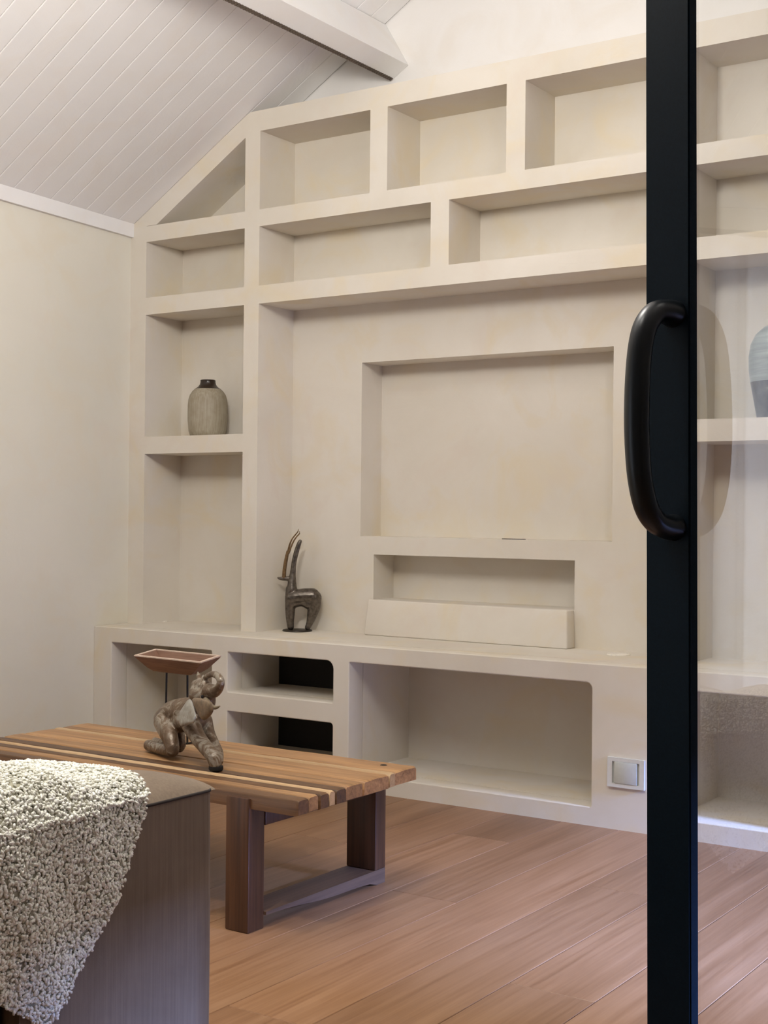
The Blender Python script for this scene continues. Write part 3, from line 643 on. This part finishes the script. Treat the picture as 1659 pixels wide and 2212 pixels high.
# ------------------------------------------------------------------ sofa arm and back
SZ, SX0, SX1, SY1 = 0.600, -1.560, -1.376, -2.636
so = empty('sofa', (-1.9, -3.2, 0.0), 'grey-brown velour sofa with dark piped seam beside the glass door', 'sofa')
def soft_box(name, x0, x1, y0, y1, z0, z1, rad, crown, mat):
    bm = bmesh.new(); bm_box(bm, x0, x1, y0, y1, z0, z1, rad, 4)
    bmesh.ops.subdivide_edges(bm, edges=[e for e in bm.edges if e.calc_length() > 0.06], cuts=8, use_grid_fill=True)
    for v in bm.verts:
        if v.co.z > z1-rad*0.5:
            fx = (v.co.x-x0)/(x1-x0); fy = (v.co.y-y0)/(y1-y0)
            v.co.z += crown*max(0, math.sin(math.pi*fx))*max(0, min(1, math.sin(math.pi*fy)*1.6))
    return from_bm(name, bm, mat, so, smooth=True, auto=50)
def arm():
    NX, NY = 28, 40; seam = SZ-0.024; Y0 = -3.02
    bm = bmesh.new()
    def cx(f_): return SX0+(SX1-SX0)*f_
    top = []
    for i in range(NX+1):
        row = []
        for j in range(NY+1):
            fx, y = i/NX, Y0+(SY1-Y0)*(j/NY)
            ex = min(1, min(fx, 1-fx)/0.5); ey = min(1, (SY1-y)/0.11)
            z = seam+0.030*(1-(1-ex)**2.4)**0.8*(0.42+0.58*(1-(1-ey)**2))
            row.append(bm.verts.new((cx(fx), y, z)))
        top.append(row)
    for i in range(NX):
        for j in range(NY): bm.faces.new((top[i][j], top[i+1][j], top[i+1][j+1], top[i][j+1]))
    from_bm('armrest_top', bm, M['velour'], so, smooth=True)
    bm = bmesh.new(); rr = 0.02
    prof_ = [(SX1, Y0)]+[(SX1-rr+rr*math.cos(t_), SY1-rr+rr*math.sin(t_)) for t_ in [math.pi/2*k/8 for k in range(9)]]+[(SX0+rr-rr*math.sin(t_), SY1-rr+rr*math.cos(t_)) for t_ in [math.pi/2*k/8 for k in range(9)]]+[(SX0, Y0)]
    zs_ = [0.03, 0.04]+[0.04+(seam-0.046)*k/20 for k in range(1, 21)]+[seam-0.002, seam]
    rows = []
    for z in zs_:
        ins = 0.004 if z in (zs_[0],) else (0.003 if z > seam-0.001 else 0)
        sl = 0.0025*math.sin((z-0.04)/(seam-0.04)*math.pi)
        rows.append([bm.verts.new((x-(ins-sl) if x > (SX0+SX1)/2 else x+ins, y-(ins if y > SY1-0.03 else 0), z)) for x, y in prof_])
    n = len(prof_)
    for a_, b_ in zip(rows, rows[1:]):
        for k in range(n): bm.faces.new((a_[k], a_[(k+1) % n], b_[(k+1) % n], b_[k]))
    bm.faces.new(rows[0]); bm.faces.new(rows[-1])
    ar = from_bm('armrest', bm, M['velour'], so, smooth=True, auto=50)
    pts_ = [(x, y, seam) for x, y in prof_[:-1]]
    bm = bmesh.new(); bm_tube(bm, pts_, [0.0024]*len(pts_), 8); from_bm('piping', bm, M['piping'], ar, smooth=True)
arm()
soft_box('backrest', -2.6, SX1, -3.30, -3.022, 0.40, SZ-0.01, 0.03, 0.01, M['velour'])
box('seat_base', -2.6, SX1-0.02, -3.28, -3.024, 0.0, 0.398, M['dark'], so, bevel=0.01)
box('seat_cushion', -2.6, SX0-0.002, -3.02, -2.66, 0.15, 0.42, M['velour'], so, bevel=0.03, seg=3)
for x, y in ((-1.42, -2.68), (-1.52, -2.68)): lathe('foot', [(0.001, 0), (0.02, 0), (0.022, 0.034), (0.001, 0.034)], (x, y, 0), M['dark'], so, 16)

# ------------------------------------------------------------------ boucle throw over the arm
th = empty('throw_blanket', (-1.45, -2.95, SZ), 'nubbly off-white boucle throw draped over the sofa armrest', 'blanket')
OX = SX1+0.004
def throw_point(s_, t_):
    """s_: across, 0 inner hem .. 1 outer hem (over the top); t_: 0 far hem .. 1 near end"""
    top = 0.20
    y_far_top = -2.742-0.055*max(0, min(1, (s_-0.10)/0.35))
    if s_ < 0.10:
        f_ = s_/0.10; x = SX0-0.012-0.01*(1-f_); z = SZ+0.005-0.12*(1-f_); nrm = (-1, 0, 0.2); yf = y_far_top
    elif s_ < 0.42:
        f_ = (s_-0.10)/0.32; an = f_
        x = SX0-0.012+(OX+0.008-(SX0-0.012))*f_; z = SZ+0.012+0.010*math.sin(math.pi*f_); nrm = (0, 0, 1); yf = y_far_top
        if f_ > 0.85: k = (f_-0.85)/0.15; z -= 0.018*k*k
        if f_ < 0.12: k = 1-f_/0.12; z -= 0.008*k*k
    else:
        f_ = (s_-0.42)/0.58; drop = 0.275*f_
        x = OX+0.008+0.012*math.sin(f_*2.2); z = SZ-0.006-drop; nrm = (1, 0, 0.1)
        yf = -2.797-0.19*(f_**1.35)
    y = yf+(-3.34-yf)*t_
    # thicker and higher towards the near end where the cloth is doubled
    lift = 0.030*min(1, t_*1.8)*max(0, 1-max(0, (s_-0.36)/0.1))
    wav = 0.006*math.sin(y*19+s_*5)+0.004*math.sin(y*41-s_*9)
    if s_ >= 0.42:
        z -= 0.0; x += wav*0.8+0.012*t_
        f_ = (s_-0.42)/0.58
        zb_ = SZ-0.006-(0.275-min(0.22, 0.68*max(0, -2.983-y)))   # bottom hem climbs towards the near end
        z = (SZ-0.006)+(zb_-(SZ-0.006))*f_
    else: z += wav+lift
    return np.array((x, y, z)), np.array(nrm, float)
NS, NT_ = 120, 90
bm = bmesh.new(); grid = []; outer = []
pts = np.zeros((NS+1, NT_+1, 3)); nr = np.zeros_like(pts)
for i in range(NS+1):
    for j in range(NT_+1): pts[i, j], nr[i, j] = throw_point(i/NS, j/NT_)
du = np.gradient(pts, axis=0); dv = np.gradient(pts, axis=1); nn = np.cross(dv, du); nn /= np.linalg.norm(nn, axis=2, keepdims=True)+1e-9
sgn = np.sign((nn*nr).sum(2, keepdims=True)); nn *= np.where(sgn == 0, 1, sgn)
V = [[bm.verts.new(pts[i, j]+nn[i, j]*0.004*noise.noise(Vector(pts[i, j]*55))) for j in range(NT_+1)] for i in range(NS+1)]
Vb = [[bm.verts.new(pts[i, j]-nn[i, j]*0.006) for j in range(NT_+1)] for i in range(NS+1)]
for i in range(NS):
    for j in range(NT_):
        bm.faces.new((V[i][j], V[i+1][j], V[i+1][j+1], V[i][j+1])); bm.faces.new((Vb[i][j], Vb[i][j+1], Vb[i+1][j+1], Vb[i+1][j]))
for i in range(NS):
    bm.faces.new((V[i][0], Vb[i][0], Vb[i+1][0], V[i+1][0])); bm.faces.new((V[i][NT_], V[i+1][NT_], Vb[i+1][NT_], Vb[i][NT_]))
for j in range(NT_):
    bm.faces.new((V[0][j], V[0][j+1], Vb[0][j+1], Vb[0][j])); bm.faces.new((V[NS][j], Vb[NS][j], Vb[NS][j+1], V[NS][j+1]))
from_bm('cloth', bm, M['boucle_ground'], th, smooth=True)
# curls of yarn: thousands of little knobs and loops
bmi = bmesh.new(); bmesh.ops.create_icosphere(bmi, subdivisions=1, radius=1.0); bmesh.ops.triangulate(bmi, faces=bmi.faces)
iv = np.array([v.co[:] for v in bmi.verts]); it = np.array([[v.index for v in f.verts] for f in bmi.faces]); bmi.free()
NB = 34000
area_w = np.linalg.norm(np.cross(du, dv), axis=2)[:-1, :-1].ravel(); area_w /= area_w.sum()
cell = rng.choice(len(area_w), NB, p=area_w); ci, cj = cell//NT_, cell % NT_
a_, b_ = rng.random((NB, 1)), rng.random((NB, 1))
P = (pts[ci, cj]*(1-a_)*(1-b_)+pts[ci+1, cj]*a_*(1-b_)+pts[ci, cj+1]*(1-a_)*b_+pts[ci+1, cj+1]*a_*b_)
Nn = nn[ci, cj]
P = P+Nn*rng.uniform(-0.001, 0.0045, (NB, 1))
tng = rng.normal(size=(NB, 3)); tng -= Nn*(tng*Nn).sum(1, keepdims=True); tng /= np.linalg.norm(tng, axis=1, keepdims=True); bit = np.cross(Nn, tng)
rad = rng.uniform(0.0014, 0.0026, (NB, 1)); ln = rng.uniform(1.0, 2.3, (NB, 1))
allv = (P[:, None, :]+(iv[None, :, 0:1]*tng[:, None, :]*ln[:, None, :]+iv[None, :, 1:2]*bit[:, None, :]+iv[None, :, 2:3]*Nn[:, None, :]*0.9)*rad[:, None, :]).reshape(-1, 3)
allf = (it[None]+(np.arange(NB)*len(iv))[:, None, None]).reshape(-1, 3)
me = bpy.data.meshes.new('curls'); me.vertices.add(len(allv)); me.vertices.foreach_set('co', allv.ravel())
me.loops.add(allf.size); me.loops.foreach_set('vertex_index', allf.ravel().astype(np.int32))
me.polygons.add(len(allf)); me.polygons.foreach_set('loop_start', np.arange(0, allf.size, 3, dtype=np.int32)); me.polygons.foreach_set('loop_total', np.full(len(allf), 3, dtype=np.int32))
me.update(calc_edges=True); me.validate()
o = link_mesh('curls', me, M['boucle'], th, smooth=True); tag(o, kind='stuff')

# ------------------------------------------------------------------ black framed glass door standing open
D0 = Vector((-0.7395, -2.4926, 0)); DR = Vector((0.9414, -0.3374, 0)); DN = Vector((-0.3374, -0.9414, 0))
dr = empty('door_1', D0, 'black framed glass door with bowed black pull handle standing open', 'door', kind='structure')
def dp(s_, k, z): p = D0+DR*(s_-0.0142*(z-1.0))+DN*k; return (p.x, p.y, z)
def dbox(name, s0, s1, n0, n1, z0, z1, mat, bev=0.002):
    bm = bmesh.new(); vs = [bm.verts.new(dp(*p)) for p in ((s0, n0, z0), (s1, n0, z0), (s1, n1, z0), (s0, n1, z0), (s0, n0, z1), (s1, n0, z1), (s1, n1, z1), (s0, n1, z1))]
    for f in ((0, 3, 2, 1), (4, 5, 6, 7), (0, 1, 5, 4), (1, 2, 6, 5), (2, 3, 7, 6), (3, 0, 4, 7)): bm.faces.new([vs[i] for i in f])
    if bev: bmesh.ops.bevel(bm, geom=list(bm.edges), offset=bev, segments=2, affect='EDGES')
    return from_bm(name, bm, mat, dr, smooth=bool(bev), auto=35 if bev else None)
DW, DH, ST, TK = 0.74, 2.08, 0.077, 0.017
dbox('stile', 0, ST, -TK, 0, 0.008, DH, M['frame_black']); dbox('stile', DW-ST, DW, -TK, 0, 0.008, DH, M['frame_black'])
dbox('top_rail', ST, DW-ST, -TK, 0, DH-ST, DH, M['frame_black']); dbox('bottom_rail', ST, DW-ST, -TK, 0, 0.008, 0.11, M['frame_black'])
dbox('glass_pane', ST-0.004, DW-ST+0.004, -TK+0.001, -TK+0.006, 0.10, DH-ST+0.004, M['glass'], 0)
hp = [(-0.002, 1.268), (0.016, 1.270), (0.036, 1.266), (0.053, 1.249), (0.063, 1.222), (0.0685, 1.18), (0.0705, 1.13), (0.0690, 1.085), (0.064, 1.045), (0.053, 1.012), (0.036, 0.993), (0.016, 0.986), (-0.002, 0.985)]
hd = tube('pull_handle', [dp(0.050, k, z) for k, z in hp], [0.021, 0.0185, 0.0175, 0.0170, 0.0168, 0.0170, 0.0172, 0.0170, 0.0168, 0.0168, 0.0172, 0.0185, 0.021], M['handle_black'], dr, 24, 5, ref=tuple(DR), flat=(0.86, 1.05))

# ------------------------------------------------------------------ added window and sheer curtain behind the viewer, put in to veil the door glass
wn = empty('window_1', (lwx(-5.0), -5.0, WZ0), 'white window by the sheer curtain', 'window', kind='structure')
for nm, y0, y1, z0, z1 in (('window_frame', WY0, WY0+0.06, WZ0, WZ1), ('window_frame', WY1-0.06, WY1, WZ0, WZ1), ('window_frame', WY0+0.06, WY1-0.06, WZ0, WZ0+0.06), ('window_frame', WY0+0.06, WY1-0.06, WZ1-0.06, WZ1), ('window_frame', -5.05, -5.0, WZ0+0.06, WZ1-0.06)):
    box(nm, lwx(-5.0)-0.14, lwx(-5.0)-0.08, y0, y1, z0, z1, M['white'], wn)
cn = empty('curtain', (lwx(-4.85)+0.12, -4.85, 0.015), 'white sheer curtain panel hanging at the window, mirrored in the door glass', 'curtain')
bm = bmesh.new(); rows = []
for i in range(81):
    y = -5.62+1.22*i/80; rows.append([bm.verts.new((lwx(y)+0.11+0.022*math.sin(i*0.62)+0.006*math.sin(i*1.7+1), y, z)) for z in (0.015, 0.7, 1.3, 1.9, 2.12)])
for a, b in zip(rows, rows[1:]):
    for j in range(4): bm.faces.new((a[j], b[j], b[j+1], a[j+1]))
from_bm('fabric', bm, M['sheer'], cn, smooth=True)
tube('curtain_rod', [(lwx(-5.7)+0.11, -5.7, 2.135), (lwx(-4.3)+0.11, -4.3, 2.135)], [0.012, 0.012], M['black_metal'], cn, 12)
for y in (-5.68, -4.32): box('bracket', lwx(y)-0.004, lwx(y)+0.115, y-0.01, y+0.01, 2.125, 2.145, M['black_metal'], cn)
box('window_pane', lwx(-5.0)-0.112, lwx(-5.0)-0.108, WY0+0.06, WY1-0.06, WZ0+0.06, WZ1-0.06, M['glass'], wn)
w2 = empty('window_2', (RIGHT+0.06, -1.4, 0.04), 'glazed terrace doors letting in cool daylight', kind='structure')
for y0, y1 in ((DY0, -1.88), (-1.45, DY1)):
    for nm, ya, yb, za, zb in (('window_frame', y0, y0+0.03, 0.04, DZ1), ('window_frame', y1-0.03, y1, 0.04, DZ1), ('window_frame', y0+0.03, y1-0.03, 0.04, 0.09), ('window_frame', y0+0.03, y1-0.03, DZ1-0.03, DZ1)):
        box(nm, RIGHT+0.04, RIGHT+0.08, ya, yb, za, zb, M['white'], w2)
    box('window_pane', RIGHT+0.058, RIGHT+0.062, y0+0.03, y1-0.03, 0.09, DZ1-0.03, M['glass'], w2)
for o_, lab in ((fl, 'warm brown oak plank floor'), (cl, 'white boarded sloping ceiling'), (lw, 'cream painted side wall under the slope'), (gb, 'pale plaster gable wall above the shelving'), (bk, 'plaster wall behind the shelving'), (rs, 'pale plaster wall beyond the shelving'), (beam, 'white boxed beam hung under the slope')): o_['label'] = lab
